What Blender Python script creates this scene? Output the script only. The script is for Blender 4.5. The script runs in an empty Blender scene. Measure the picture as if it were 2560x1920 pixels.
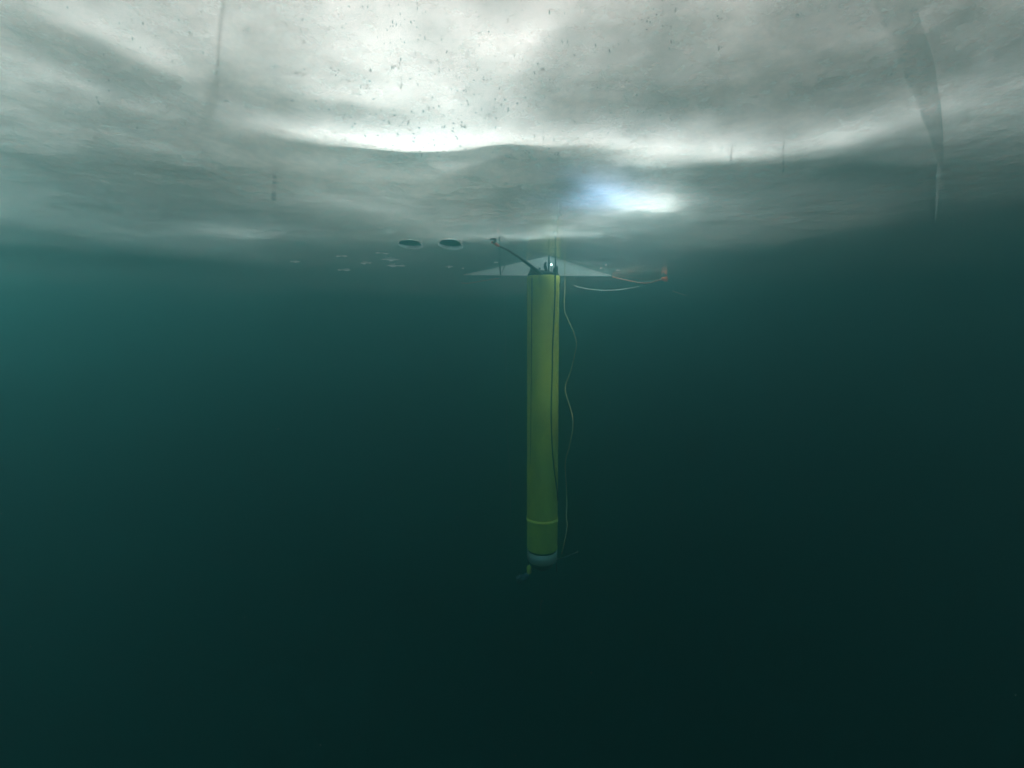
import bpy, bmesh, math, random
from mathutils import Vector, Matrix, Euler, noise
from mathutils.geometry import delaunay_2d_cdt

random.seed(7)
S = bpy.context.scene
C = S.collection
R = math.radians
PI = math.pi

# ------------------------------------------------------------------ camera, sky, sun, exposure
CAM_Z = -1.2                       # the underside of the ice is z = 0, the camera swims 1.2 m below it
F = 1280.0                         # focal length in photo pixels (2560 wide)
cam_d = bpy.data.cameras.new('camera')
cam_d.sensor_width = 36.0
cam_d.lens = 18.0
cam_d.clip_start = 0.02
cam_d.clip_end = 400.0
cam = bpy.data.objects.new('camera', cam_d)
cam.location = (0, 0, CAM_Z)
cam.rotation_euler = (R(90), 0, 0)
C.objects.link(cam)
S.camera = cam

SUN_EL, SUN_AZ = R(48), R(155)     # azimuth measured from +Y towards +X
w = bpy.data.worlds.new('World')
S.world = w
w.use_nodes = True
wn = w.node_tree.nodes
wl = w.node_tree.links
wn.clear()
sky = wn.new('ShaderNodeTexSky')
sky.sky_type = 'NISHITA'
sky.sun_disc = False
sky.sun_elevation = SUN_EL
sky.sun_rotation = SUN_AZ
sky.air_density = 1.0
sky.dust_density = 3.0
bg = wn.new('ShaderNodeBackground')
bg.inputs['Strength'].default_value = 0.07
wo = wn.new('ShaderNodeOutputWorld')
wl.new(sky.outputs[0], bg.inputs['Color'])
wl.new(bg.outputs[0], wo.inputs['Surface'])

sun_d = bpy.data.lights.new('sun', 'SUN')
sun_d.energy = 4.6
sun_d.angle = R(10)
sun_d.color = (1.0, 0.83, 0.73)
sun = bpy.data.objects.new('sun', sun_d)
d = Vector((math.sin(SUN_AZ) * math.cos(SUN_EL), math.cos(SUN_AZ) * math.cos(SUN_EL), math.sin(SUN_EL)))
sun.rotation_euler = d.to_track_quat('Z', 'Y').to_euler()
sun.location = (0, 0, 20)
C.objects.link(sun)

S.view_settings.view_transform = 'Standard'
S.view_settings.look = 'None'
S.view_settings.exposure = 2.95
S.view_settings.gamma = 1.0
S.view_settings.use_curve_mapping = False
S.cycles.max_bounces = 10
S.cycles.diffuse_bounces = 4
S.cycles.glossy_bounces = 3
S.cycles.transmission_bounces = 6
S.cycles.volume_bounces = 3
S.cycles.transparent_max_bounces = 16
S.cycles.use_denoising = True
S.cycles.caustics_reflective = False
S.cycles.caustics_refractive = False


# ------------------------------------------------------------------ helpers
def P(px, py, Y):
    """the point at distance Y in front of the camera that the photo shows at px, py"""
    return Vector(((px - 1280) / F * Y, Y, CAM_Z + (960 - py) / F * Y))


def on(px, py, z=0.0):
    """where the sight line through px, py meets the level plane at height z"""
    return P(px, py, (z - CAM_Z) * F / (960 - py))


def new_mat(name):
    m = bpy.data.materials.new(name)
    m.use_nodes = True
    m.node_tree.nodes.clear()
    return m, m.node_tree.nodes, m.node_tree.links


def principled(name, col, rough=0.5, metal=0.0, var=0.15, scale=12.0, bump=0.1, col2=None, stretch=(1, 1, 1)):
    m, n, l = new_mat(name)
    out = n.new('ShaderNodeOutputMaterial')
    b = n.new('ShaderNodeBsdfPrincipled')
    tc = n.new('ShaderNodeTexCoord')
    mp = n.new('ShaderNodeMapping')
    mp.inputs['Scale'].default_value = stretch
    nz = n.new('ShaderNodeTexNoise')
    nz.inputs['Scale'].default_value = scale
    nz.inputs['Detail'].default_value = 5
    l.new(tc.outputs['Object'], mp.inputs[0])
    l.new(mp.outputs[0], nz.inputs['Vector'])
    rmp = n.new('ShaderNodeValToRGB')
    c2 = col2 or [max(0, c * (1 - var * 2)) for c in col]
    rmp.color_ramp.elements[0].position = 0.3
    rmp.color_ramp.elements[1].position = 0.65
    rmp.color_ramp.elements[0].color = (*c2, 1)
    rmp.color_ramp.elements[1].color = (*col, 1)
    l.new(nz.outputs['Fac'], rmp.inputs[0])
    l.new(rmp.outputs[0], b.inputs['Base Color'])
    b.inputs['Roughness'].default_value = rough
    b.inputs['Metallic'].default_value = metal
    if bump:
        bp = n.new('ShaderNodeBump')
        bp.inputs['Strength'].default_value = bump
        bp.inputs['Distance'].default_value = 0.01
        l.new(nz.outputs['Fac'], bp.inputs['Height'])
        l.new(bp.outputs[0], b.inputs['Normal'])
    l.new(b.outputs[0], out.inputs[0])
    return m


def link(o, parent=None):
    C.objects.link(o)
    if parent:
        o.parent = parent
    return o


def obj(name, bm, mat, parent=None, smooth=True):
    me = bpy.data.meshes.new(name)
    bm.to_mesh(me)
    bm.free()
    me.materials.append(mat)
    if smooth:
        for p in me.polygons:
            p.use_smooth = True
    return link(bpy.data.objects.new(name, me), parent)


def tag(o, label=None, cat=None, group=None, kind=None):
    if label:
        o['label'] = label
    if cat:
        o['category'] = cat
    if group:
        o['group'] = group
    if kind:
        o['kind'] = kind
    return o


def empty(name, label, cat, loc=(0, 0, 0), group=None):
    o = bpy.data.objects.new(name, None)
    o.location = loc
    o.empty_display_size = 0.1
    C.objects.link(o)
    return tag(o, label, cat, group)


def catmull(pts, n=6):
    pts = [Vector(p) for p in pts]
    if len(pts) < 3:
        return pts
    out = []
    for i in range(len(pts) - 1):
        p0 = pts[max(i - 1, 0)]
        p1, p2 = pts[i], pts[i + 1]
        p3 = pts[min(i + 2, len(pts) - 1)]
        for k in range(n):
            t = k / n
            out.append(0.5 * ((2 * p1) + (p2 - p0) * t + (2 * p0 - 5 * p1 + 4 * p2 - p3) * t * t + (3 * p1 - p0 - 3 * p2 + p3) * t ** 3))
    out.append(pts[-1])
    return out


def tube(bm, pts, r, seg=8, r_end=None, twist=0.0):
    """a round tube along pts, r to r_end"""
    n = len(pts)
    rings = []
    up = Vector((0.13, 0.31, 0.94))
    for i, p in enumerate(pts):
        a = pts[max(i - 1, 0)]
        b = pts[min(i + 1, n - 1)]
        t = (b - a).normalized()
        if abs(t.dot(up)) > 0.98:
            u0 = Vector((1, 0, 0))
        else:
            u0 = up
        u = (u0 - t * t.dot(u0)).normalized()
        v = t.cross(u)
        rr = r if r_end is None else r + (r_end - r) * i / max(1, n - 1)
        rings.append([bm.verts.new(p + (u * math.cos(2 * PI * k / seg) + v * math.sin(2 * PI * k / seg)) * rr) for k in range(seg)])
    for a, b in zip(rings, rings[1:]):
        for k in range(seg):
            bm.faces.new((a[k], a[(k + 1) % seg], b[(k + 1) % seg], b[k]))
    bm.faces.new(rings[0][::-1])
    bm.faces.new(rings[-1])
    return bm


def lathe(bm, prof, seg=48, cx=0.0, cy=0.0, cap=True):
    """a turned body about the vertical through cx, cy: prof = [(r, z) ...]"""
    rings = []
    for r, z in prof:
        rings.append([bm.verts.new((cx + r * math.cos(2 * PI * k / seg), cy + r * math.sin(2 * PI * k / seg), z)) for k in range(seg)])
    for a, b in zip(rings, rings[1:]):
        for k in range(seg):
            bm.faces.new((a[k], b[k], b[(k + 1) % seg], a[(k + 1) % seg]))
    if cap:
        bm.faces.new(rings[0])
        bm.faces.new(rings[-1][::-1])
    bmesh.ops.recalc_face_normals(bm, faces=bm.faces)
    return bm


def box(bm, c, s, rot=None, bev=0.0):
    m = Matrix.Translation(Vector(c))
    if rot:
        m = m @ Euler(rot).to_matrix().to_4x4()
    m = m @ Matrix.Diagonal((*s, 1))
    g = bmesh.ops.create_cube(bm, size=1.0, matrix=m)
    if bev:
        es = list({e for v in g['verts'] for e in v.link_edges})
        bmesh.ops.bevel(bm, geom=es, offset=bev, segments=2, affect='EDGES', profile=0.7)
    return bm


def rope(name, pts, r, mat, parent=None, seg=7, n=6, r_end=None):
    bm = bmesh.new()
    tube(bm, catmull(pts, n), r, seg, r_end)
    return obj(name, bm, mat, parent)


# ------------------------------------------------------------------ water that fills the view
m_haze, n, l = new_mat('murky_water')
o = n.new('ShaderNodeOutputMaterial')
pv = n.new('ShaderNodeVolumePrincipled')
SCAT, ABSO, DENS = (0.0280, 0.0930, 0.0960), (0.235, 0.112, 0.107), 0.43      # per metre
pv.inputs['Density'].default_value = DENS
pv.inputs['Color'].default_value = (*[a / DENS for a in SCAT], 1)
pv.inputs['Absorption Color'].default_value = (*[(1 - b / (DENS - a)) ** 2 for a, b in zip(SCAT, ABSO)], 1)
pv.inputs['Anisotropy'].default_value = 0.8
l.new(pv.outputs[0], o.inputs['Volume'])

ICE_T = 0.55                       # ice thickness
RAD = 46.0                         # everything stands inside this radius
bm = bmesh.new()
Z0, Z1 = -36.0, ICE_T + 0.45
bmesh.ops.create_cube(bm, size=1.0, matrix=Matrix.Translation((0, 8, (Z0 + Z1) / 2)) @ Matrix.Diagonal((112, 112, Z1 - Z0, 1)))
haze = obj('haze', bm, m_haze, smooth=False)
tag(haze, 'murky blue green water haze that swallows everything far from the camera', kind='stuff')

# the dark deep water far off and below: a bowl under the ice
m_deep = principled('deep_water', (0.010, 0.035, 0.036), rough=0.9, var=0.1, scale=0.05, bump=0)
bm = bmesh.new()
prof = [(RAD - 0.5, -0.6)] + [(RAD * math.cos(a) * 0.99, -34.0 * math.sin(a) - 0.6) for a in [R(6 * i) for i in range(1, 15)]] + [(0.5, -34.8)]
lathe(bm, prof, seg=48, cx=0, cy=8)
bm.faces.ensure_lookup_table()
big = max(bm.faces, key=lambda f: f.calc_center_median().z if len(f.verts) > 4 else -1e9)
bm.faces.remove(big)
tag(obj('water', bm, m_deep), 'dark blue green deep water fading to black below the ice', kind='structure')

# ------------------------------------------------------------------ the ice
HOLE = [on(1373, 640), on(1528, 689), on(1158, 687)]          # near corner, right corner, left corner of the cut hole
HC = sum(HOLE, Vector()) / 3


def in_tri(x, y, tri):
    s = []
    for i in range(3):
        a, b = tri[i], tri[(i + 1) % 3]
        s.append((b.x - a.x) * (y - a.y) - (b.y - a.y) * (x - a.x))
    return all(v >= 0 for v in s) or all(v <= 0 for v in s)


def grow(tri, k):
    return [HC + (p - HC) * k for p in tri]


def sheet(name, hfun, tri, dens, mat, seed):
    """a round sheet over the scene with the three-cornered hole cut out of it"""
    rnd = random.Random(seed)
    pts = []
    r, cnt = 0.12, 0
    while r < RAD:
        step = max(0.055, r * dens)
        na = max(10, int(2 * PI * r / step))
        for k in range(na):
            a = 2 * PI * (k + 0.5 * (cnt % 2)) / na
            pts.append((r * math.sin(a), r * math.cos(a)))
        r += step
        cnt += 1
    cy = 8.0
    big = grow(tri, 1.16) if tri else None
    pts = [(x, y) for x, y in pts if math.hypot(x, y - cy) < RAD - 0.4 and not (big and in_tri(x, y, big))]
    nrim = 120
    pts += [(RAD * math.cos(2 * PI * k / nrim), cy + RAD * math.sin(2 * PI * k / nrim)) for k in range(nrim)]
    base = len(pts)
    edges = []
    for i in range(3 if tri else 0):                          # the slightly uneven sawn edge of the hole
        a, b = tri[i], tri[(i + 1) % 3]
        for k in range(16):
            t = k / 16
            p = a.lerp(b, t)
            nn = Vector((-(b - a).y, (b - a).x, 0)).normalized()
            q = p + nn * (0.014 * noise.noise(p * 9.0) if k else 0)
            pts.append((q.x, q.y))
    ne = 48 if tri else 0
    edges = [(base + k, base + (k + 1) % ne) for k in range(ne)]
    vs, es, fs, *_ = delaunay_2d_cdt([Vector(p) for p in pts], edges, [], 0, 1e-5)
    bm = bmesh.new()
    bv = [bm.verts.new((v.x, v.y, hfun(v.x, v.y))) for v in vs]
    for f in fs:
        cx = sum(vs[i].x for i in f) / len(f)
        cyy = sum(vs[i].y for i in f) / len(f)
        if tri and in_tri(cx, cyy, grow(tri, 0.985)):
            continue
        try:
            bm.faces.new([bv[i] for i in f])
        except ValueError:
            pass
    bmesh.ops.delete(bm, geom=[v for v in bm.verts if not v.link_faces], context='VERTS')
    bmesh.ops.recalc_face_normals(bm, faces=bm.faces)
    bm.normal_update()
    if sum(f.normal.z for f in bm.faces) < 0:
        bmesh.ops.reverse_faces(bm, faces=bm.faces)
    return obj(name, bm, mat), [pts[base + k] for k in range(ne)]


def ice_z(x, y):
    dh = math.hypot(x - HC.x, y - HC.y)
    k = min(1.0, max(0.0, (dh - 0.9) / 1.0))
    v = Vector((x, y, 0))
    a = 0.030 * noise.noise(Vector((x * 0.55, y * 0.8, 1.7))) + 0.010 * noise.noise(Vector((x * 1.9, y * 2.6, 4.2)))
    a += 0.003 * noise.noise(v * 7.0)
    return a * (0.15 + 0.85 * k)


# snow in drifts on the ice, shaped to give the ceiling its light and dark: (px, py, half width, half height, turn in degrees, optical depth)
DRIFTS = [
    # thin spots where the light comes through, some added to brighten the hole wall
    (970, 205, 200, 95, 25, -0.40), (1090, 290, 220, 55, 14, -0.32), (1150, 350, 300, 30, 0, -0.5), (800, 340, 150, 20, 8, -0.7),
    (1165, 440, 75, 12, 0, -1.0), (1620, 505, 70, 18, 0, -1.7), (1475, 485, 105, 27, 0, -1.15), (1700, 518, 200, 38, 0, -0.95),
    (1620, 378, 250, 34, 0, -0.95), (1960, 372, 240, 32, -8, -0.6), (2420, 270, 220, 40, -14, -0.6), (1290, 90, 250, 90, 0, -0.4),
    (360, 110, 160, 60, 10, -0.5), (150, 220, 140, 18, 24, -0.6), (935, 537, 110, 12, 6, -0.7), (1120, 525, 60, 12, 6, -0.4),
    (620, 585, 100, 20, 5, -0.9), (1440, 545, 110, 22, 0, -0.9), (1340, 592, 190, 16, 0, -1.6), (2350, 400, 200, 30, -12, -0.3),
    # thick drifts; the deepest is a shelter's shade by the hole, shaped as snow
    (800, 398, 150, 15, 8, 0.9), (1060, 410, 250, 14, 0, 1.0), (1285, 492, 95, 42, 0, 3.0), (1330, 445, 170, 9, 0, 0.7),
    (1900, 265, 320, 48, -4, 0.8), (2430, 60, 320, 130, 0, 0.5), (180, 360, 380, 110, 10, 0.55), (500, 420, 260, 60, 8, 0.35), (60, 520, 300, 60, 6, 0.5), (420, 500, 430, 40, 6, 0.8), (2250, 490, 380, 40, 0, 0.8), (900, 470, 250, 14, 4, 0.5), (1720, 190, 220, 80, 0, 0.25), (240, 170, 160, 38, 20, 0.6),
    (60, 130, 100, 40, 20, 0.3), (380, 275, 320, 30, 10, 0.45), (760, 272, 160, 24, 5, 0.45), (600, 482, 260, 14, 5, 0.8),
    (300, 335, 220, 14, 8, 0.4), (950, 480, 160, 10, 6, 0.3), (1500, 452, 120, 7, 0, 0.4), (2100, 470, 400, 20, 0, 0.5),
    (1950, 440, 300, 12, -4, 0.3),
]
K_SNOW = 32.0                       # optical depth per metre of snow
TAU0 = 2.0
SNOW_Z = ICE_T
_dr = []
for px, py, a, b, deg, amp in DRIFTS:
    c0 = on(px, py, SNOW_Z)
    ca, sa = math.cos(R(deg)), math.sin(R(deg))
    u = on(px + 4 * ca, py + 4 * sa, SNOW_Z) - c0
    v = on(px - 4 * sa, py + 4 * ca, SNOW_Z) - c0
    u, v = u * (a / 4), v * (b / 4)
    det = u.x * v.y - u.y * v.x
    _dr.append((c0, (v.y / det, -v.x / det), (-u.y / det, u.x / det), amp * 1.4))


def snow_depth(x, y):
    t = TAU0
    wx = 0.22 * noise.noise(Vector((x * 0.8, y * 0.8, 31.0))) + 0.10 * noise.noise(Vector((x * 2.4, y * 2.4, 35.0)))
    wy = 0.22 * noise.noise(Vector((x * 0.8, y * 0.8, 41.0))) + 0.10 * noise.noise(Vector((x * 2.4, y * 2.4, 45.0)))
    for c0, ia, ib, amp in _dr:
        dx, dy = x + wx - c0.x, y + wy - c0.y
        p = ia[0] * dx + ia[1] * dy
        q = ib[0] * dx + ib[1] * dy
        e = p * p + q * q
        if e < 12:
            t += amp * math.exp(-e * 0.5 * 0.9)
    t += 0.05 * max(-4.0, min(6.0, x))                        # snow thickened rightwards to darken the water on that side
    t += 0.30 * max(0.0, min(5.0, math.hypot(x * 0.9 + 0.3, max(0.0, y - 1.5)) - 2.6))     # and thickened outwards, shaped to darken the ceiling's edges
    t -= 1.3 * max(0.0, min(1.0, (0.8 - y) / 1.2)) * math.exp(-(x * x + y * y) / 40)    # unseen snow behind the camera thinned to light the probe's front
    t -= 2.8 * math.exp(-((x + 6.0) / 3.0) ** 2 - ((y - 4.8) / 3.4) ** 2)               # bare patch added far to the left to brighten the water there
    t += 0.36 * noise.noise(Vector((x * 0.9, y * 0.9, 9.1))) + 0.34 * noise.noise(Vector((x * 2.1 + 3, y * 2.1, 5.5)))
    t += 0.18 * noise.noise(Vector((x * 5.1, y * 5.1, 2.5)))
    return max(0.02, t) / K_SNOW


# ice underside: clear water ice, a little milky; mirrors at grazing angles like the real thing
m_ice, n, l = new_mat('lake_ice')
o = n.new('ShaderNodeOutputMaterial')
geo = n.new('ShaderNodeNewGeometry')
mp = n.new('ShaderNodeMapping')
mp.inputs['Scale'].default_value = (1.6, 1.6, 1)
nz = n.new('ShaderNodeTexNoise')
nz.inputs['Scale'].default_value = 4.0
nz.inputs['Detail'].default_value = 6
nz.inputs['Roughness'].default_value = 0.65
l.new(geo.outputs['Position'], mp.inputs[0])
l.new(mp.outputs[0], nz.inputs['Vector'])
bp = n.new('ShaderNodeBump')
bp.inputs['Strength'].default_value = 0.22
bp.inputs['Distance'].default_value = 0.02
l.new(nz.outputs['Fac'], bp.inputs['Height'])
fr = n.new('ShaderNodeLayerWeight')             # frosted face: total reflection sets in softly below about 17 degrees
fr.inputs[0].default_value = 0.5
l.new(bp.outputs[0], fr.inputs['Normal'])
frs = n.new('ShaderNodeMapRange')
frs.interpolation_type = 'SMOOTHSTEP'
frs.inputs['From Min'].default_value = 0.58
frs.inputs['From Max'].default_value = 0.88
frs.inputs['To Max'].default_value = 0.96
l.new(fr.outputs['Facing'], frs.inputs['Value'])
tr = n.new('ShaderNodeBsdfTransparent')
tr.inputs[0].default_value = (0.98, 0.985, 0.985, 1)
tl = n.new('ShaderNodeBsdfTranslucent')
tl.inputs[0].default_value = (0.96, 0.86, 0.81, 1)
df = n.new('ShaderNodeBsdfDiffuse')
df.inputs[0].default_value = (0.82, 0.80, 0.77, 1)
mlk = n.new('ShaderNodeMixShader')
mlk.inputs[0].default_value = 0.35
l.new(tl.outputs[0], mlk.inputs[1])
l.new(df.outputs[0], mlk.inputs[2])
nz2 = n.new('ShaderNodeTexNoise')
nz2.inputs['Scale'].default_value = 1.3
nz2.inputs['Detail'].default_value = 8
nz2.inputs['Roughness'].default_value = 0.6
l.new(geo.outputs['Position'], nz2.inputs['Vector'])
mr = n.new('ShaderNodeMapRange')
mr.inputs['From Min'].default_value = 0.35
mr.inputs['From Max'].default_value = 0.65
mr.inputs['To Min'].default_value = 0.04
mr.inputs['To Max'].default_value = 0.34
nz3 = n.new('ShaderNodeTexNoise')
nz3.inputs['Scale'].default_value = 16.0
nz3.inputs['Detail'].default_value = 6
nz3.inputs['Roughness'].default_value = 0.7
l.new(geo.outputs['Position'], nz3.inputs['Vector'])
nzm = n.new('ShaderNodeMix')
nzm.inputs[0].default_value = 0.4
l.new(nz2.outputs['Fac'], nzm.inputs[2]); l.new(nz3.outputs['Fac'], nzm.inputs[3])
l.new(nzm.outputs[0], mr.inputs['Value'])
mx = n.new('ShaderNodeMixShader')
lwt = n.new('ShaderNodeLayerWeight')           # a slanting look passes through more of the milky skin
lwt.inputs[0].default_value = 0.35
gz = n.new('ShaderNodeMath'); gz.operation = 'MULTIPLY_ADD'
l.new(lwt.outputs['Facing'], gz.inputs[0]); gz.inputs[1].default_value = 0.24
l.new(mr.outputs[0], gz.inputs[2])
gz.use_clamp = True
l.new(gz.outputs[0], mx.inputs[0])
l.new(tr.outputs[0], mx.inputs[1])
l.new(mlk.outputs[0], mx.inputs[2])
gl = n.new('ShaderNodeBsdfGlossy')
gl.inputs['Roughness'].default_value = 0.16
l.new(bp.outputs[0], gl.inputs['Normal'])
mx2 = n.new('ShaderNodeMixShader')
l.new(frs.outputs[0], mx2.inputs[0])
l.new(mx.outputs[0], mx2.inputs[1])
l.new(gl.outputs[0], mx2.inputs[2])
l.new(mx2.outputs[0], o.inputs[0])

BLUE_GLOW = on(1415, 487, SNOW_Z + 0.03)

# snow: lets through exp(-thickness)
m_snow, n, l = new_mat('snow_cover')
o = n.new('ShaderNodeOutputMaterial')
geo = n.new('ShaderNodeNewGeometry')
sep = n.new('ShaderNodeSeparateXYZ')
l.new(geo.outputs['Position'], sep.inputs[0])
sub = n.new('ShaderNodeMath'); sub.operation = 'SUBTRACT'
l.new(sep.outputs['Z'], sub.inputs[0]); sub.inputs[1].default_value = SNOW_Z
mul = n.new('ShaderNodeMath'); mul.operation = 'MULTIPLY'
l.new(sub.outputs[0], mul.inputs[0]); mul.inputs[1].default_value = K_SNOW
nz = n.new('ShaderNodeTexNoise')
nz.inputs['Scale'].default_value = 3.2
nz.inputs['Detail'].default_value = 7
nz.inputs['Roughness'].default_value = 0.6
l.new(geo.outputs['Position'], nz.inputs['Vector'])
mrn = n.new('ShaderNodeMapRange')
mrn.inputs['From Min'].default_value = 0.25
mrn.inputs['From Max'].default_value = 0.75
mrn.inputs['To Min'].default_value = -0.78
mrn.inputs['To Max'].default_value = -1.22
l.new(nz.outputs['Fac'], mrn.inputs['Value'])
mul2 = n.new('ShaderNodeMath'); mul2.operation = 'MULTIPLY'
l.new(mul.outputs[0], mul2.inputs[0]); l.new(mrn.outputs[0], mul2.inputs[1])
ex = n.new('ShaderNodeMath'); ex.operation = 'EXPONENT'
l.new(mul2.outputs[0], ex.inputs[0])
tr = n.new('ShaderNodeBsdfTransparent')
tl = n.new('ShaderNodeBsdfTranslucent')
df = n.new('ShaderNodeBsdfDiffuse')
df.inputs[0].default_value = (0.85, 0.87, 0.9, 1)
l.new(ex.outputs[0], tr.inputs[0])
# blue glow beside the hole, painted into the snow's tint
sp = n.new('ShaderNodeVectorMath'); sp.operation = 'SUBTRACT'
l.new(geo.outputs['Position'], sp.inputs[0]); sp.inputs[1].default_value = (BLUE_GLOW.x, BLUE_GLOW.y, BLUE_GLOW.z)
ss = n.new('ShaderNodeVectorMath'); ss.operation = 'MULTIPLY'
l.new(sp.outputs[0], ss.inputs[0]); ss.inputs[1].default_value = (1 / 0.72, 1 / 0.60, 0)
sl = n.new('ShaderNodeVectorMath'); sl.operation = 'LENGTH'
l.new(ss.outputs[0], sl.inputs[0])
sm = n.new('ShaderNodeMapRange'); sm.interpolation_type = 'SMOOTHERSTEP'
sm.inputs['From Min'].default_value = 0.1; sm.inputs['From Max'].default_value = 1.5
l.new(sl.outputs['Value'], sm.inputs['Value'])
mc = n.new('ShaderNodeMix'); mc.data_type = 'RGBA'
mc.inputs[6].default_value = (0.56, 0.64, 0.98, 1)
mc.inputs[7].default_value = (0.98, 0.775, 0.72, 1)    # an even warm tinge everywhere else
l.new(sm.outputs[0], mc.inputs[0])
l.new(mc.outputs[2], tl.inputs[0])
blk = n.new('ShaderNodeMixShader')      # thick snow throws the light back, thin snow lets it through
l.new(ex.outputs[0], blk.inputs[0])
l.new(df.outputs[0], blk.inputs[1])
l.new(tl.outputs[0], blk.inputs[2])
mx = n.new('ShaderNodeMixShader')
mx.inputs[0].default_value = 0.7
l.new(tr.outputs[0], mx.inputs[1])
l.new(blk.outputs[0], mx.inputs[2])
l.new(mx.outputs[0], o.inputs[0])

ice, rim = sheet('ice_sheet', ice_z, HOLE, 0.05, m_ice, 3)
tag(ice, 'pale clear lake ice seen from below, bright and mottled overhead', kind='structure')
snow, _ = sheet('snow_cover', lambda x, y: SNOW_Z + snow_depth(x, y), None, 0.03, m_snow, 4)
tag(snow, 'patchy snow lying in drifts on top of the ice', kind='structure')

# sawn walls of the dive hole (a piece of the ice)
m_wall, n, l = new_mat('sawn_ice_wall')
o = n.new('ShaderNodeOutputMaterial')
tl = n.new('ShaderNodeBsdfTranslucent'); tl.inputs[0].default_value = (0.92, 0.96, 0.96, 1)
df = n.new('ShaderNodeBsdfDiffuse'); df.inputs[0].default_value = (0.80, 0.90, 0.90, 1)
tr = n.new('ShaderNodeBsdfTransparent'); tr.inputs[0].default_value = (0.95, 0.98, 0.98, 1)
a = n.new('ShaderNodeMixShader'); a.inputs[0].default_value = 0.35
l.new(tl.outputs[0], a.inputs[1]); l.new(df.outputs[0], a.inputs[2])
b = n.new('ShaderNodeMixShader')
gg = n.new('ShaderNodeNewGeometry'); sx = n.new('ShaderNodeSeparateXYZ'); fz = n.new('ShaderNodeMapRange')     # frost only on the lower half, clear above
l.new(gg.outputs['Position'], sx.inputs[0]); fx = n.new('ShaderNodeMath'); fx.operation = 'SUBTRACT'; l.new(sx.outputs['X'], fx.inputs[0]); fx.inputs[1].default_value = 0.30
fa = n.new('ShaderNodeMath'); fa.operation = 'ABSOLUTE'; l.new(fx.outputs[0], fa.inputs[0])
fm = n.new('ShaderNodeMath'); fm.operation = 'MULTIPLY_ADD'; l.new(fa.outputs[0], fm.inputs[0]); fm.inputs[1].default_value = 0.26; l.new(sx.outputs['Z'], fm.inputs[2])   # the frost line sinks towards the corners
l.new(fm.outputs[0], fz.inputs['Value'])
nw = n.new('ShaderNodeTexNoise'); nw.inputs['Scale'].default_value = 5.0; nw.inputs['Detail'].default_value = 6
cw = n.new('ShaderNodeValToRGB'); cw.color_ramp.elements[0].position = 0.3; cw.color_ramp.elements[1].position = 0.7
cw.color_ramp.elements[0].color = (0.74, 0.84, 0.84, 1); cw.color_ramp.elements[1].color = (0.95, 0.98, 0.98, 1)
l.new(gg.outputs['Position'], nw.inputs['Vector']); l.new(nw.outputs['Fac'], cw.inputs[0]); l.new(cw.outputs[0], tl.inputs[0]); l.new(cw.outputs[0], df.inputs[0])
fz.inputs['From Min'].default_value = 0.17; fz.inputs['From Max'].default_value = 0.30; fz.inputs['To Min'].default_value = 0.9; fz.inputs['To Max'].default_value = 0.0
fz.interpolation_type = 'SMOOTHSTEP'
l.new(fz.outputs[0], b.inputs[0])
l.new(tr.outputs[0], b.inputs[1]); l.new(a.outputs[0], b.inputs[2])
l.new(b.outputs[0], o.inputs[0])
bm = bmesh.new()
lv = []
for kz in range(5):
    z = ICE_T * kz / 4
    lv.append([bm.verts.new((x, y, (ice_z(x, y) if kz == 0 else z) - (0.004 if kz == 0 else 0))) for x, y in rim])
for a_, b_ in zip(lv, lv[1:]):
    for k in range(len(rim)):
        bm.faces.new((a_[k], a_[(k + 1) % len(rim)], b_[(k + 1) % len(rim)], b_[k]))
for f in [f for f in bm.faces if f.calc_center_median().y < min(HOLE[1].y, HOLE[2].y) - 0.06]:
    bm.faces.remove(f)                                        # the two near walls are polished clear ice that cannot be seen in water
obj('hole_wall', bm, m_wall, ice, smooth=False)

# ------------------------------------------------------------------ the yellow probe under the hole
YT, YB = 5.28, 5.62
top = P(1358, 690, YT)
bot = P(1355.5, 1370, YB)
axis = bot - top
LEN = axis.length
RT = 0.170
m_yel = principled('yellow_paint', (0.84, 0.87, 0.11), rough=0.8, var=0.16, scale=7, bump=0.03, stretch=(1, 1, 0.35))
m_blk = principled('black_rubber', (0.015, 0.018, 0.02), rough=0.6, var=0.2, scale=20, bump=0.05)
m_gry = principled('dark_metal', (0.05, 0.06, 0.07), rough=0.45, metal=0.3, var=0.2, scale=25, bump=0.03)
m_wht = principled('white_plastic', (0.34, 0.46, 0.48), rough=0.5, var=0.08, scale=10, bump=0.02)
m_line = principled('pale_cord', (0.62, 0.60, 0.30), rough=0.8, var=0.1, scale=60, bump=0.05)
m_white_rope = principled('white_rope', (0.52, 0.56, 0.55), rough=0.8, var=0.1, scale=60, bump=0.1)
m_org = principled('orange_rope', (0.85, 0.13, 0.04), rough=0.8, var=0.15, scale=60, bump=0.1)
m_org_flag = principled('orange_flagging', (1.0, 0.24, 0.10), rough=0.7, var=0.1, scale=30, bump=0.1)
m_drk_rope = principled('dark_rope', (0.03, 0.035, 0.04), rough=0.85, var=0.2, scale=60, bump=0.1)

probe = empty('underwater_probe', 'long yellow cylindrical probe hanging upright in the water below the triangular hole', 'probe', top)
probe.rotation_euler = (-axis).to_track_quat('Z', 'Y').to_euler()
bpy.context.view_layer.update()
PM = probe.matrix_world.copy()
PI_ = PM.inverted()


def loc(px, py, dy=0.0):
    """photo pixel to the probe's own coordinates, dy metres in front of (-) or behind its axis"""
    t = (py - 690) / 680.0
    return PI_ @ P(px, py, YT + (YB - YT) * t + dy)


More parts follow.
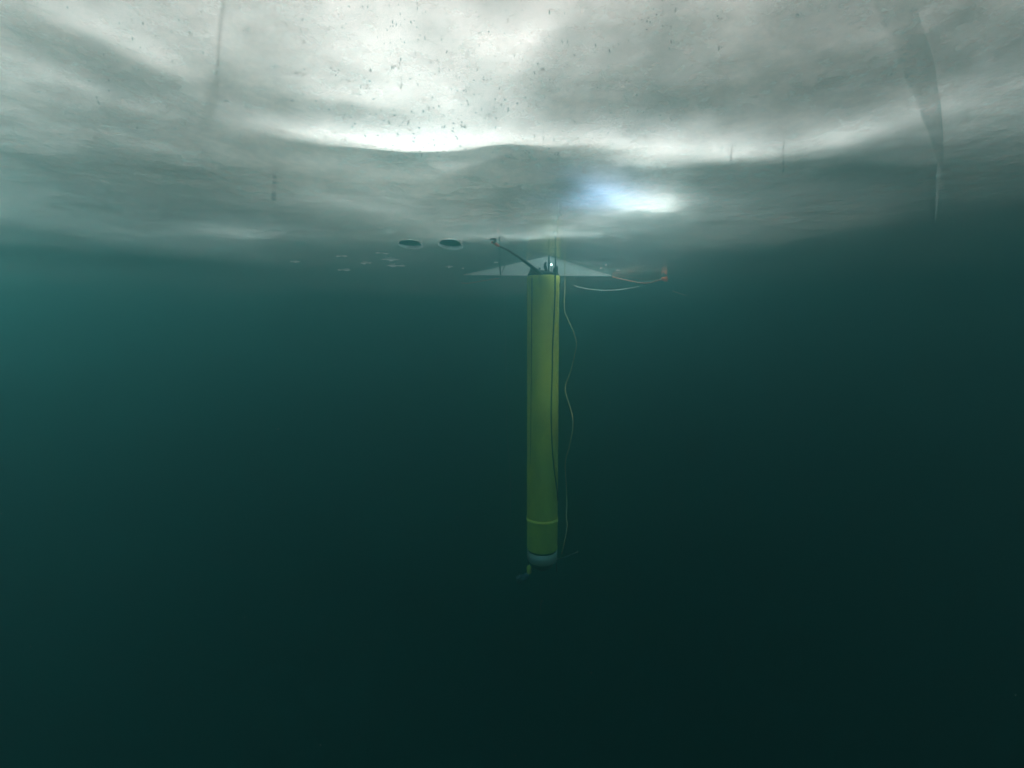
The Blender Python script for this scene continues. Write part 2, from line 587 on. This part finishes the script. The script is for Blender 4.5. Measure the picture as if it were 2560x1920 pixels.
bm = bmesh.new()
zs = -LEN
lathe(bm, [(RT - 0.012, 0.0), (RT - 0.003, -0.004), (RT, -0.015), (RT, -0.072), (RT - 0.003, -0.078), (RT - 0.003, -LEN + 0.012), (RT - 0.010, -LEN)], seg=64)
hull = obj('hull', bm, m_yel, probe)
zr = loc(1358, 1297).z
bm = bmesh.new()
lathe(bm, [(RT - 0.004, zr + 0.03), (RT + 0.001, zr + 0.026), (RT + 0.0035, zr + 0.002), (RT + 0.0035, zr - 0.004), (RT - 0.004, zr - 0.008)], seg=64, cap=False)
obj('clamp_band', bm, m_yel, probe)
bm = bmesh.new()
box(bm, loc(1398.5, 712, -0.02), (0.018, 0.03, 0.03), bev=0.005)
obj('latch', bm, m_gry, probe)
# lower end: dark gap, white collar, dark tail frame
bm = bmesh.new()
lathe(bm, [(RT - 0.020, -LEN), (RT - 0.020, -LEN - 0.022)], seg=64)
obj('gasket', bm, m_blk, probe)
bm = bmesh.new()
zc = -LEN - 0.022
lathe(bm, [(RT - 0.010, zc), (RT - 0.004, zc - 0.005), (RT - 0.004, zc - 0.085), (RT - 0.02, zc - 0.115), (RT - 0.05, zc - 0.130)], seg=64)
obj('collar', bm, m_wht, probe)
bm = bmesh.new()
zt = zc - 0.130
lathe(bm, [(RT - 0.055, zt), (RT - 0.06, zt - 0.05), (0.05, zt - 0.09)], seg=32)
obj('tail_cone', bm, m_blk, probe)
bm = bmesh.new()
p = loc(1322.5, 1424, -0.03)
lathe(bm, [(0.010, p.z + 0.055), (0.014, p.z + 0.04), (0.024, p.z + 0.035), (0.024, p.z - 0.04), (0.018, p.z - 0.045)], seg=20, cx=p.x, cy=p.y)
obj('float_weight', bm, m_yel, probe)['label'] = 'small yellow canister under the left of the collar'
bm = bmesh.new()
tube(bm, [loc(1322, 1398, -0.03), loc(1321, 1408, -0.03), loc(1322, 1415, -0.03)], 0.007, 8)
obj('bracket', bm, m_gry, probe)
for (x0, y0, x1, y1, dy, r) in ((1390, 1402, 1392, 1430, -0.02, 0.006), (1376, 1402, 1381, 1418, -0.08, 0.006)):
    bm = bmesh.new()
    tube(bm, [loc(x0, y0, dy), loc((x0 + x1) / 2, (y0 + y1) / 2, dy), loc(x1, y1, dy)], r, 8)
    obj('prong', bm, m_gry, probe)
m_blue = principled('blue_plastic', (0.03, 0.10, 0.20), rough=0.5, var=0.2, scale=14, bump=0.05)
bm = bmesh.new()
for (px, py, sx, sz, rz) in ((1306, 1444, 0.09, 0.05, 0.25), (1297, 1449, 0.05, 0.07, -0.2), (1316, 1440, 0.05, 0.035, 0.1)):
    box(bm, loc(px, py, -0.05), (sx, 0.05, sz), rot=(0.1, rz, 0.2), bev=0.008)
obj('instrument_block', bm, m_blue, probe)
bm = bmesh.new()
tube(bm, [loc(1380, 1405, 0), loc(1412, 1393, -0.05), loc(1444, 1380.5, -0.1)], 0.006, 8)
boom = obj('boom', bm, m_blue, probe)
bm = bmesh.new()
tube(bm, [loc(1439, 1382.5, -0.1), loc(1442, 1381, -0.1), loc(1446, 1379.5, -0.1)], 0.008, 8, 0.006)
obj('boom_tip', bm, m_wht, boom)
# top end: dark cap, lugs, shackles
bm = bmesh.new()
lathe(bm, [(0.02, 0.035), (RT - 0.06, 0.034), (RT - 0.012, 0.024), (RT - 0.008, 0.0), (RT - 0.02, -0.003)], seg=48)
obj('top_cap', bm, m_blk, probe)


def plate(outline, dy, th):
    bm = bmesh.new()
    vs0 = [bm.verts.new(loc(x, y, dy)) for x, y in outline]
    f = bm.faces.new(vs0)
    ext = bmesh.ops.extrude_face_region(bm, geom=[f])
    nv = [g for g in ext['geom'] if isinstance(g, bmesh.types.BMVert)]
    bmesh.ops.translate(bm, verts=nv, vec=(0, th, 0))
    bmesh.ops.recalc_face_normals(bm, faces=bm.faces)
    bmesh.ops.bevel(bm, geom=list(bm.edges), offset=0.003, segments=1, affect='EDGES')
    return bm


obj('lifting_lug', plate([(1320, 690), (1322, 684), (1325, 672), (1328, 667), (1333, 667), (1337, 673), (1349, 680), (1349, 690)], -0.03, 0.05), m_gry, probe, smooth=False)
obj('lifting_lug', plate([(1380, 690), (1382, 676), (1385, 668), (1391, 667), (1392, 663), (1394, 664), (1395.5, 672), (1395, 690)], -0.03, 0.05), m_gry, probe, smooth=False)
bm = bmesh.new()
tube(bm, catmull([loc(1364, 684, 0.02), loc(1363.5, 672, 0.02), loc(1361.5, 666, 0.0), loc(1364, 658, 0.0), loc(1366, 658, 0.0)], 5), 0.011, 8)
obj('handle', bm, m_gry, probe)
bm = bmesh.new()
tube(bm, catmull([loc(1368, 682, -0.04), loc(1366, 670, -0.04), loc(1363.5, 661, -0.04), loc(1365, 657.5, -0.04)], 5), 0.008, 8)
obj('handle', bm, m_gry, probe)
bm = bmesh.new()
tube(bm, catmull([loc(1347, 682, 0.0), loc(1347.5, 674, 0.0), loc(1349, 670, 0.0), loc(1350, 674, 0)], 5), 0.008, 8)
obj('eye_bolt', bm, m_gry, probe)
bm = bmesh.new()
box(bm, loc(1353, 681, -0.05), (0.06, 0.05, 0.04), bev=0.01)
box(bm, loc(1366, 682, -0.02), (0.09, 0.06, 0.03), bev=0.01)
obj('terminal_block', bm, m_blk, probe)
# small lamp shining at the top of the probe
m_lamp, n, l = new_mat('lamp_glow')
o = n.new('ShaderNodeOutputMaterial')
e = n.new('ShaderNodeEmission')
e.inputs[0].default_value = (0.8, 1, 0.95, 1)
e.inputs[1].default_value = 6.0
l.new(e.outputs[0], o.inputs[0])
bm = bmesh.new()
bmesh.ops.create_icosphere(bm, subdivisions=2, radius=0.0075, matrix=Matrix.Translation(loc(1378.5, 661.5, 0.1)))
lampb = obj('indicator_light', bm, m_lamp, probe)
lampb['label'] = 'tiny white light glowing above the cap'
bm = bmesh.new()
tube(bm, [loc(1378.5, 663.5, 0.1), loc(1378.5, 674, 0.1), loc(1378, 684, 0.08)], 0.003, 6)
obj('light_stalk', bm, m_gry, probe)


def front(px, py, gap):
    """a point on the near side of the hull at that pixel"""
    t = (py - 690) / 680.0
    Yc = YT + (YB - YT) * t
    c = P(1358 - 2.5 * t, py, Yc)
    q = P(px, py, Yc)
    dx = q.x - c.x
    dd = math.sqrt(max(0.0, (RT + gap) ** 2 - min(abs(dx), RT) ** 2))
    return P(px, py, Yc - dd)


# ------------------------------------------------------------------ lines and cables
cab = [P(1389.5, 592, 5.2), P(1389.0, 615, 5.2), P(1389, 640, 5.15), P(1388.6, 668, 5.12), front(1388.3, 692, 0.012)]
cab += [front(x, y, 0.009) for x, y in ((1387.5, 735), (1385, 800), (1381.5, 870), (1380.5, 930), (1378, 1010), (1378.5, 1070), (1381, 1130), (1386, 1180), (1391.5, 1218))]
cab += [front(1395, 1250, 0.012)]
tag(rope('cable', cab, 0.0085, m_drk_rope), 'dark cable running down the right of the yellow hull from the hole', 'cable')
s = [front(1330, 694, 0.005)] + [front(x, y, 0.004) for x, y in ((1329.5, 760), (1329, 850), (1328, 950), (1327, 1060), (1325.5, 1160))]
tag(rope('cable', s, 0.0045, m_drk_rope, r_end=0.002), 'thin dark cord lying along the left of the yellow hull', 'cable')
yl = [(1412, 600), (1412, 652), (1412.5, 714), (1411, 773), (1419, 796), (1432.5, 826), (1441, 859), (1436, 889), (1427, 927), (1413, 968), (1419, 998), (1431, 1039),
      (1432, 1072), (1423, 1117), (1413, 1158), (1416, 1215), (1417, 1263), (1415.5, 1290), (1418, 1315), (1412, 1350), (1404, 1385)]
tag(rope('cord', [P(x, y, 5.25 + 0.12 * math.sin(i * 0.9)) for i, (x, y) in enumerate(yl)], 0.0036, m_line), 'slack pale yellow cord wavering down the water right of the hull', 'cord')
tag(rope('cord', [P(x, y, 6.4) for x, y in ((1262, 720), (1263, 830), (1266, 980), (1267, 1080), (1275, 1180), (1276, 1290))], 0.0022, principled('blue_cord', (0.25, 0.4, 0.55), var=0.1)), 'faint straight bluish cord hanging in open water left of the hull', 'cord')
tag(rope('rope', [P(1372, 600, 5.4), P(1372, 620, 5.4), P(1372.2, 645, 5.4), P(1371.5, 680, 5.35)], 0.009, m_drk_rope), 'short dark rope dropping through the middle of the hole behind the handles', 'rope')
# stay line from the cap to the hook under the ice on the left
stay = empty('stay_line', 'dark tapering stay line with hooked orange end reaching up left from the probe cap', 'line', P(1352, 684, 5.1))
o0 = stay.location


def S_(px, py, Y):
    return P(px, py, Y) - o0


bm = bmesh.new()
tube(bm, catmull([S_(1352, 684, 5.1), S_(1330, 667, 4.93), S_(1300, 645, 4.68), S_(1270, 626, 4.42), S_(1243, 613, 4.2)], 6), 0.020, 10, 0.006)
obj('line', bm, m_gry, stay)
bm = bmesh.new()
tube(bm, catmull([S_(1246, 614.5, 4.22), S_(1240, 611, 4.18), S_(1236, 607, 4.15), S_(1231, 606, 4.13)], 6), 0.011, 8, 0.013)
obj('sleeve', bm, principled('faded_orange', (0.75, 0.14, 0.09), rough=0.8, var=0.2, scale=50), stay)['label'] = 'faded orange sleeve at the hook end'
bm = bmesh.new()
tube(bm, catmull([S_(1232, 607.5, 4.13), S_(1237, 603.5, 4.13), S_(1239.5, 600, 4.12), S_(1236, 597.5, 4.12), S_(1230, 598, 4.12), S_(1225, 599.5, 4.11)], 6), 0.010, 8, 0.007)
obj('hook', bm, m_blk, stay)
# dark stake in the left part of the hole
tag(rope('stake', [P(1249, 590, 5.45), P(1249.5, 620, 5.45), P(1250, 664, 5.45), P(1251.5, 687, 5.45)], 0.008, m_drk_rope), 'thin dark stake standing in the left arm of the hole', 'stake')
tag(rope('twine', [P(1263, 662, 5.45), P(1259, 672, 5.45), P(1255, 682, 5.45)], 0.0035, m_drk_rope), 'short slanting twine beside the stake in the hole', 'twine')
# orange line with a frayed flag on the right
orl = empty('flagged_line', 'slack orange line ending in a frayed bright orange tuft right of the hole', 'line', P(1533, 692, 5.66))
o0 = orl.location
bm = bmesh.new()
tube(bm, catmull([S_(1531, 692, 5.66), S_(1545, 695.5, 5.66), S_(1575, 702, 5.66), S_(1600, 707, 5.66), S_(1618, 707.5, 5.66), S_(1635, 704, 5.66), S_(1652, 699, 5.66), S_(1664, 698, 5.66)], 6), 0.0052, 7)
obj('line', bm, principled('pale_orange', (0.95, 0.30, 0.17), rough=0.8, var=0.2, scale=60), orl)
bm = bmesh.new()
tube(bm, catmull([S_(1528, 690, 5.68), S_(1560, 692, 5.69), S_(1610, 697, 5.69), S_(1645, 700, 5.68), S_(1662, 701.5, 5.66)], 6), 0.0028, 6)
obj('line', bm, principled('dull_orange', (0.35, 0.20, 0.14), rough=0.8, var=0.2, scale=60), orl)
bm = bmesh.new()
tube(bm, [S_(1614, 707, 5.65), S_(1617, 703.5, 5.65), S_(1618, 700, 5.65)], 0.0035, 6, 0.002)
tube(bm, [S_(1616, 706, 5.65), S_(1620, 707, 5.65), S_(1622, 709, 5.65)], 0.003, 6, 0.002)
obj('knot', bm, m_white_rope, orl)
bm = bmesh.new()
rf = random.Random(11)
for i in range(44):
    a = S_(1657 + rf.uniform(-2, 3), 698 + rf.uniform(-1.5, 2.5), 5.66 + rf.uniform(-0.02, 0.02))
    t = rf.choice([(1667, 692.5), (1669, 695), (1669, 702), (1665, 703), (1656, 695), (1663, 697), (1669, 699)])
    b = S_(t[0] + rf.uniform(-3, 1.5), t[1] + rf.uniform(-2, 1.5), 5.66 + rf.uniform(-0.01, 0.04))
    tube(bm, catmull([a, a.lerp(b, 0.5) + Vector((0, 0, rf.uniform(-0.008, 0.008))), b], 3), 0.008, 5, 0.003)
obj('tuft', bm, m_org_flag, orl)
# slack white rope below it
tag(rope('rope', [P(x, y, 5.6) for x, y in ((1434, 713), (1447, 717.5), (1470, 722.5), (1500, 725.5), (1530, 725.5), (1560, 722.5), (1588, 718), (1597, 715.5))], 0.0045, m_white_rope, r_end=0.004), 'slack white rope sagging in an arc right of the hull top', 'rope')
tag(rope('cord', [P(x, y, 5.5) for x, y in ((1153, 707), (1170, 708), (1195, 704), (1225, 699), (1248, 695))], 0.005, principled('faded_red_cord', (0.40, 0.18, 0.14), rough=0.8)), 'faint reddish cord drifting below the left corner of the hole', 'cord')
tag(rope('cord', [P(x, y, 5.5) for x, y in ((1680, 727), (1695, 732), (1716, 739))], 0.0045, m_white_rope), 'faint pale end of cord drifting far right below the orange tuft', 'cord')
# small bit hanging under the probe
wgt = empty('line_weight', 'tiny pale snap weight hanging below the probe tail', 'weight', P(1355, 1503, 5.5))
o0 = wgt.location
bm = bmesh.new()
tube(bm, [S_(1352, 1504, 5.5), S_(1355, 1501.5, 5.5), S_(1359, 1503.5, 5.5)], 0.006, 7, 0.004)
obj('clip', bm, m_wht, wgt)
bm = bmesh.new()
tube(bm, catmull([S_(1353, 1505, 5.5), S_(1351, 1515, 5.5), S_(1351, 1532, 5.5)], 4), 0.003, 6, 0.0015)
obj('tail', bm, m_white_rope, wgt)

# ------------------------------------------------------------------ air pockets under the ice
m_air, n, l = new_mat('trapped_air')
o = n.new('ShaderNodeOutputMaterial')
g = n.new('ShaderNodeBsdfGlossy'); g.inputs['Roughness'].default_value = 0.06; g.inputs[0].default_value = (0.8, 0.85, 0.85, 1)
l.new(g.outputs[0], o.inputs[0])
m_rim, n, l = new_mat('pocket_rim')
o = n.new('ShaderNodeOutputMaterial')
tl = n.new('ShaderNodeBsdfTranslucent'); tl.inputs[0].default_value = (0.80, 0.96, 1.0, 1)
df = n.new('ShaderNodeBsdfDiffuse'); df.inputs[0].default_value = (0.80, 0.92, 0.96, 1)
a = n.new('ShaderNodeMixShader'); a.inputs[0].default_value = 0.15
l.new(tl.outputs[0], a.inputs[1]); l.new(df.outputs[0], a.inputs[2])
l.new(a.outputs[0], o.inputs[0])


def air_pocket(px, py, rx, ry, turn, label, seed):
    c = on(px, py)
    c.z = ice_z(c.x, c.y) - 0.012
    e = empty('air_pocket', label, 'air pocket', c, 'dark air pockets under the ice')
    rnd = random.Random(seed)
    N = 40
    ph = [rnd.uniform(0, 6.28) for _ in range(3)]
    rr = [1 + 0.07 * math.sin(2 * PI * 2 * k / N + ph[0]) + 0.05 * math.sin(2 * PI * 3 * k / N + ph[1]) + 0.02 * math.sin(2 * PI * 7 * k / N + ph[2]) for k in range(N)]
    pt = lambda k, s, z: (math.cos(2 * PI * k / N + turn) * rx * rr[k % N] * s, math.sin(2 * PI * k / N + turn) * ry * rr[k % N] * s, z)
    bm = bmesh.new()
    rings = [[bm.verts.new(pt(k, s, z)) for k in range(N)] for s, z in ((1.0, 0.012), (0.98, 0.0), (0.9, -0.003), (0.5, -0.004))]
    for a_, b_ in zip(rings, rings[1:]):
        for k in range(N):
            bm.faces.new((a_[k], a_[(k + 1) % N], b_[(k + 1) % N], b_[k]))
    bm.faces.new(rings[-1])
    bm.faces.new(rings[0][::-1])
    bmesh.ops.recalc_face_normals(bm, faces=bm.faces)
    obj('pool', bm, m_air, e)
    bm = bmesh.new()
    rings = []
    ks = [k for k in range(N) if math.sin(2 * PI * k / N + turn) > -0.35]
    k0 = next(k for k in ks if (k - 1) % N not in ks)
    ks = [(k0 + i) % N for i in range(len(ks))]
    for s, z in ((0.99, 0.003), (1.03, -0.010), (1.07, -0.017), (1.12, -0.018)):     # a thin lip of ice flares out along the far side
        rings.append([bm.verts.new(pt(k, 1.0 + (s - 1.0) * (0.15 + math.sin(PI * i / (len(ks) - 1)) ** 0.6 * 0.85), 0.004 + (z - 0.004) * math.sin(PI * i / (len(ks) - 1)) ** 0.5)) for i, k in enumerate(ks)])
    for a_, b_ in zip(rings, rings[1:]):
        for k in range(len(ks) - 1):
            bm.faces.new((a_[k], a_[k + 1], b_[k + 1], b_[k]))
    obj('rim', bm, m_rim, e)


air_pocket(1026, 609, 0.092, 0.105, 0.0, 'left dark oval air pocket with a thin white rim under the ice', 1)
air_pocket(1127, 607, 0.100, 0.110, 0.3, 'right dark oval air pocket with a broader white rim under the ice', 2)


def frost_ledge(name, px, py, w_, h_, turn, label, seed):
    """a thin pale lip of ice hanging from the underside"""
    c = on(px, py)
    c.z = ice_z(c.x, c.y) - 0.002
    rnd = random.Random(seed)
    bm = bmesh.new()
    n_ = 12
    half = w_ / 2
    lo, hi = [], []
    for k in range(n_ + 1):
        t = k / n_
        x = -half + w_ * t
        y0 = 0.05 * half * math.sin(t * 5 + seed) + 0.25 * half * (t - 0.5) ** 2
        dep = h_ * math.sin(PI * t) ** 0.7 * max(0.08, 0.62 + 0.55 * math.sin(t * 9 + seed * 2.3)) * rnd.uniform(0.6, 1.2) + 0.001
        lo.append(Vector((x, y0 + 0.4 * dep, -dep)))
        hi.append(Vector((x, y0, 0.003)))
    back = [p + Vector((0, 0.02, 0)) for p in hi]
    rows = [[bm.verts.new(p) for p in r] for r in (hi, lo, back)]
    for a_, b_ in zip(rows, rows[1:]):
        for k in range(n_):
            bm.faces.new((a_[k], a_[k + 1], b_[k + 1], b_[k]))
    bmesh.ops.recalc_face_normals(bm, faces=bm.faces)
    ob = obj(name, bm, m_rim)
    ob.location = c
    ob.rotation_euler = (0, 0, turn)
    return tag(ob, label, 'ice lip', 'pale ice lips under the ice')


LEDGES = [(853, 642, 30, 3.2, 0.0, 'broad pale ice lip leftmost but one of the row left of the hole'), (737, 652, 24, 2.4, 0.1, 'thin pale ice lip leftmost of the row left of the hole'),
          (914, 657, 28, 3.0, -0.05, 'short pale ice lip below the middle of the row left of the hole'), (955, 635, 34, 2.4, 0.25, 'slanting thin pale ice lip topmost of the row left of the hole'),
          (975, 650, 40, 3.0, 0.1, 'long pale ice lip between two others left of the hole'), (990, 664, 46, 3.2, 0.15, 'longest and lowest pale ice lip left of the hole'),
          (860, 673, 32, 3.0, 0.1, 'faint smudged ice lip under the leftmost pale lips'), (1123, 667, 18, 3.0, -0.1, 'small bright curved ice lip under the right dark air pocket'),
          (1240, 656, 11, 1.8, 0.0, 'tiny bright ice lip above the stake in the hole'), (1157, 671, 8, 1.8, 0.0, 'tiny bright ice lip at the left tip of the hole'),
          (1503, 670, 7, 1.6, 0.0, 'tiny bright ice lip right of the hole, nearer its edge'), (1545, 675, 9, 1.8, 0.0, 'small bright ice lip right of the hole, farther from its edge'),
          (1515, 662, 5, 3.0, 0.0, 'bright speck of ice above the right edge of the hole')]
for i, (px, py, w_, h_, turn, lab) in enumerate(LEDGES):
    Y = on(px, py).y
    frost_ledge('ice_lip', px, py, w_ * Y / F, h_ * Y / F, turn, lab, i)

# ------------------------------------------------------------------ bubbles and flecks in the ice
m_bub, n, l = new_mat('air_bubble')
o = n.new('ShaderNodeOutputMaterial')
g = n.new('ShaderNodeBsdfGlossy'); g.inputs['Roughness'].default_value = 0.1; g.inputs[0].default_value = (0.25, 0.28, 0.31, 1)
t_ = n.new('ShaderNodeBsdfTransparent'); t_.inputs[0].default_value = (0.85, 0.88, 0.9, 1)
lw = n.new('ShaderNodeLayerWeight'); lw.inputs[0].default_value = 0.45
a = n.new('ShaderNodeMixShader')
l.new(lw.outputs['Facing'], a.inputs[0]); l.new(t_.outputs[0], a.inputs[1]); l.new(g.outputs[0], a.inputs[2])
l.new(a.outputs[0], o.inputs[0])
bm = bmesh.new()
bmesh.ops.create_icosphere(bm, subdivisions=2, radius=1.0)
for v in bm.verts:
    v.co.z *= 0.75
bub0 = obj('air_bubble', bm, m_bub)
BUB = [(498, 444), (495, 527), (518, 569), (500, 588), (665, 505), (719, 549), (848, 565), (909, 488), (1053, 392), (1062, 462), (1100, 455), (1255, 444), (1352, 497), (815, 645), (827, 750),
       (780, 722), (677, 654), (590, 655), (963, 603), (932, 667), (923, 690), (957, 728), (969, 755), (990, 735), (1086, 768), (1100, 795), (1061, 683), (1200, 572), (1197, 605), (1193, 625),
       (1282, 744), (1470, 772), (1594, 790), (1703, 760), (1679, 680), (1668, 795), (1675, 828), (1722, 773), (1861, 742), (1553, 408), (1270, 347), (900, 265), (620, 280), (645, 400), (168, 207),
       (340, 466), (248, 408), (85, 408), (923, 640), (1217, 660), (1247, 724), (1341, 276), (1408, 272), (1640, 436)]
for i, (zx, zy) in enumerate(BUB):
    px, py = 700 + zx / 2.765, 100 + zy / 2.765
    o = bub0 if i == 0 else bub0.copy()
    if i:
        C.objects.link(o)
    c = on(px, py)
    r = random.uniform(2.0, 3.0) * c.y / F
    c.z = ice_z(c.x, c.y) - r * 0.5
    o.location = c
    o.scale = (r, r, r)
    tag(o, 'tiny round air bubble clinging under the bright overhead ice', 'bubble', 'round air bubbles under the bright ice')

m_fleck, n, l = new_mat('grey_fleck')
o = n.new('ShaderNodeOutputMaterial')
df = n.new('ShaderNodeBsdfDiffuse'); df.inputs[0].default_value = (0.16, 0.17, 0.19, 1)
t_ = n.new('ShaderNodeBsdfTransparent')
a = n.new('ShaderNodeMixShader'); a.inputs[0].default_value = 0.40
l.new(t_.outputs[0], a.inputs[1]); l.new(df.outputs[0], a.inputs[2])
l.new(a.outputs[0], o.inputs[0])
bm = bmesh.new()
rf = random.Random(5)


def fleck(px, py, wpx, hpx, z):
    c = on(px, py, z)
    s = c.y / F
    m = Matrix.Translation(c) @ Euler((rf.uniform(-0.25, 0.25), rf.uniform(-0.25, 0.25), rf.uniform(0, 3))).to_matrix().to_4x4() @ Matrix.Diagonal((wpx * s, wpx * s * rf.uniform(0.6, 1.4), hpx * s, 1))
    g = bmesh.ops.create_icosphere(bm, subdivisions=1, radius=1.0, matrix=m)
    for v in g['verts']:
        v.co += (v.co - c) * rf.uniform(-0.3, 0.3)


for i in range(950):
    q = rf.random()
    if q < 0.62:
        px, py = rf.gauss(1130, 350), rf.gauss(240, 130)
    elif q < 0.8:
        px, py = rf.gauss(480, 170), rf.gauss(150, 90)
    else:
        px, py = rf.uniform(700, 2000), rf.uniform(-20, 420)
    if py > 425:
        continue
    k = 0.5 + 1.3 * rf.random() ** 2.2
    fleck(px, py, 1.2 * k, 2.0 * k * rf.uniform(0.7, 2.2), rf.uniform(0.02, 0.22))
for cx, cy, cnt, sp in ((835, 182, 6, 14), (858, 205, 5, 14), (905, 222, 9, 14), (985, 168, 8, 8), (740, 185, 8, 8), (925, 365, 12, 9), (1162, 316, 9, 5), (1395, 388, 9, 5), (1330, 392, 14, 14),
                        (1000, 215, 5, 6), (1620, 55, 9, 14), (1810, 38, 6, 10), (620, 70, 6, 10), (560, 250, 6, 8)):
    for k in range(cnt):
        fleck(cx + rf.gauss(0, sp), cy + rf.gauss(0, sp * 0.5), rf.uniform(1.2, 2.6), rf.uniform(1.5, 3.6), rf.uniform(0.01, 0.06))
tag(obj('ice_flecks', bm, m_fleck), 'grey flecks and bubble columns frozen into the ice', kind='stuff')

# dark stems frozen into the ice
m_stem, n, l = new_mat('frozen_stem')
o = n.new('ShaderNodeOutputMaterial')
df = n.new('ShaderNodeBsdfDiffuse'); df.inputs[0].default_value = (0.05, 0.055, 0.05, 1)
t_ = n.new('ShaderNodeBsdfTransparent')
a = n.new('ShaderNodeMixShader'); a.inputs[0].default_value = 0.25
l.new(t_.outputs[0], a.inputs[1]); l.new(df.outputs[0], a.inputs[2])
l.new(a.outputs[0], o.inputs[0])
m_stem2 = m_stem.copy()
m_stem2.node_tree.nodes['Mix Shader'].inputs[0].default_value = 0.75
for (px, y1, y0, wpx, lab) in ((685, 500, 415, 5.5, 'dark crooked stem frozen upright in the ice on the left'), (1958, 430, 345, 2.2, 'faint long stem frozen in the bright ice on the right'),
                               (1828, 402, 362, 2.6, 'short dark stem frozen in the bright ice right of centre')):
    c = on(px, y1)
    pts = [P(px + random.uniform(-2.0, 2.0), y1 + (y0 - y1) * k / 6, c.y) for k in range(7)]
    tag(rope('frozen_stem', pts, wpx * c.y / F, m_stem, n=3, r_end=wpx * 0.7 * c.y / F), lab, 'stem', 'stems frozen in the ice').data.materials[0] = m_stem2 if px < 1000 else m_stem


def crack_mat(name, col, fac):
    m, n, l = new_mat(name)
    o = n.new('ShaderNodeOutputMaterial')
    geo = n.new('ShaderNodeNewGeometry')
    nz = n.new('ShaderNodeTexNoise'); nz.inputs['Scale'].default_value = 3.5; nz.inputs['Detail'].default_value = 5
    l.new(geo.outputs['Position'], nz.inputs['Vector'])
    mr = n.new('ShaderNodeMapRange')
    mr.inputs['From Min'].default_value = 0.3; mr.inputs['From Max'].default_value = 0.7
    mr.inputs['To Min'].default_value = fac * 0.5; mr.inputs['To Max'].default_value = fac
    l.new(nz.outputs['Fac'], mr.inputs['Value'])
    df = n.new('ShaderNodeBsdfTranslucent'); df.inputs[0].default_value = (*col, 1)
    t_ = n.new('ShaderNodeBsdfTransparent')
    a = n.new('ShaderNodeMixShader')
    l.new(mr.outputs[0], a.inputs[0]); l.new(t_.outputs[0], a.inputs[1]); l.new(df.outputs[0], a.inputs[2])
    l.new(a.outputs[0], o.inputs[0])
    return m


def crack(trace, zt, mat, label, th=0.006):
    pts = catmull([on(x, y) for x, y in trace], 5)
    bm = bmesh.new()
    rows = []
    nz_ = 6
    for side in (-1, 1):
        for kz in range(nz_ + 1):
            row = []
            for i, p in enumerate(pts):
                a_, b_ = pts[max(0, i - 1)], pts[min(len(pts) - 1, i + 1)]
                t = (b_ - a_).normalized()
                nn = Vector((-t.y, t.x, 0)) * th * 0.5 * side * (1 - 0.6 * kz / nz_)
                wob = 0.012 * noise.noise(Vector((p.x * 3, p.y * 3, kz * 0.7)))
                row.append(bm.verts.new((p.x + nn.x + wob, p.y + nn.y, ice_z(p.x, p.y) + 0.004 + (zt) * kz / nz_)))
            rows.append(row)
    for r0 in (0, nz_ + 1):
        for kz in range(nz_):
            for i in range(len(pts) - 1):
                bm.faces.new((rows[r0 + kz][i], rows[r0 + kz][i + 1], rows[r0 + kz + 1][i + 1], rows[r0 + kz + 1][i]))
    bmesh.ops.recalc_face_normals(bm, faces=bm.faces)
    return tag(obj('ice_crack', bm, mat), label, 'crack', 'cracks through the ice')


m_ck1 = crack_mat('crack_face', (0.36, 0.36, 0.35), 0.22)
m_ck3 = crack_mat('crack_face_wide', (0.50, 0.52, 0.52), 0.36)
m_ck2 = crack_mat('crack_face_pale', (0.97, 0.97, 0.97), 0.7)
crack([(2130, -90), (2182, 0), (2240, 130), (2290, 250), (2325, 340), (2348, 430), (2357, 475), (2350, 525), (2340, 575)], 0.42, m_ck3, 'wide dark wedge shaped crack through the ice at upper right')
crack([(2348, 440), (2338, 560)], 0.2, m_ck2, 'faint pale narrow crack below the dark wedge at right')
crack([(588, -60), (566, 0), (556, 110), (546, 200), (541, 270), (520, 330), (506, 370), (505, 440)], 0.16, m_ck1, 'long grey crack wandering through the ice at upper left')
crack([(1400, 648), (1398, 630)], 0.5, m_ck2, 'brighter upright seam in the clear ice just right of the hole corner', th=0.05)

# specks drifting in the water
rf = random.Random(21)
bm = bmesh.new()
for i in range(420):
    Y = rf.uniform(0.9, 4.6)
    p = P(rf.uniform(-200, 2760), rf.uniform(640, 2000), Y)
    if p.z > -0.05:
        continue
    r = rf.uniform(0.0004, 0.0011) * (0.6 + 0.25 * Y)
    bmesh.ops.create_icosphere(bm, subdivisions=1, radius=r, matrix=Matrix.Translation(p) @ Matrix.Diagonal((1, rf.uniform(0.6, 1.5), rf.uniform(0.5, 1.6), 1)))
tag(obj('suspended_specks', bm, m_wht), 'pale specks drifting in the open water', kind='stuff')
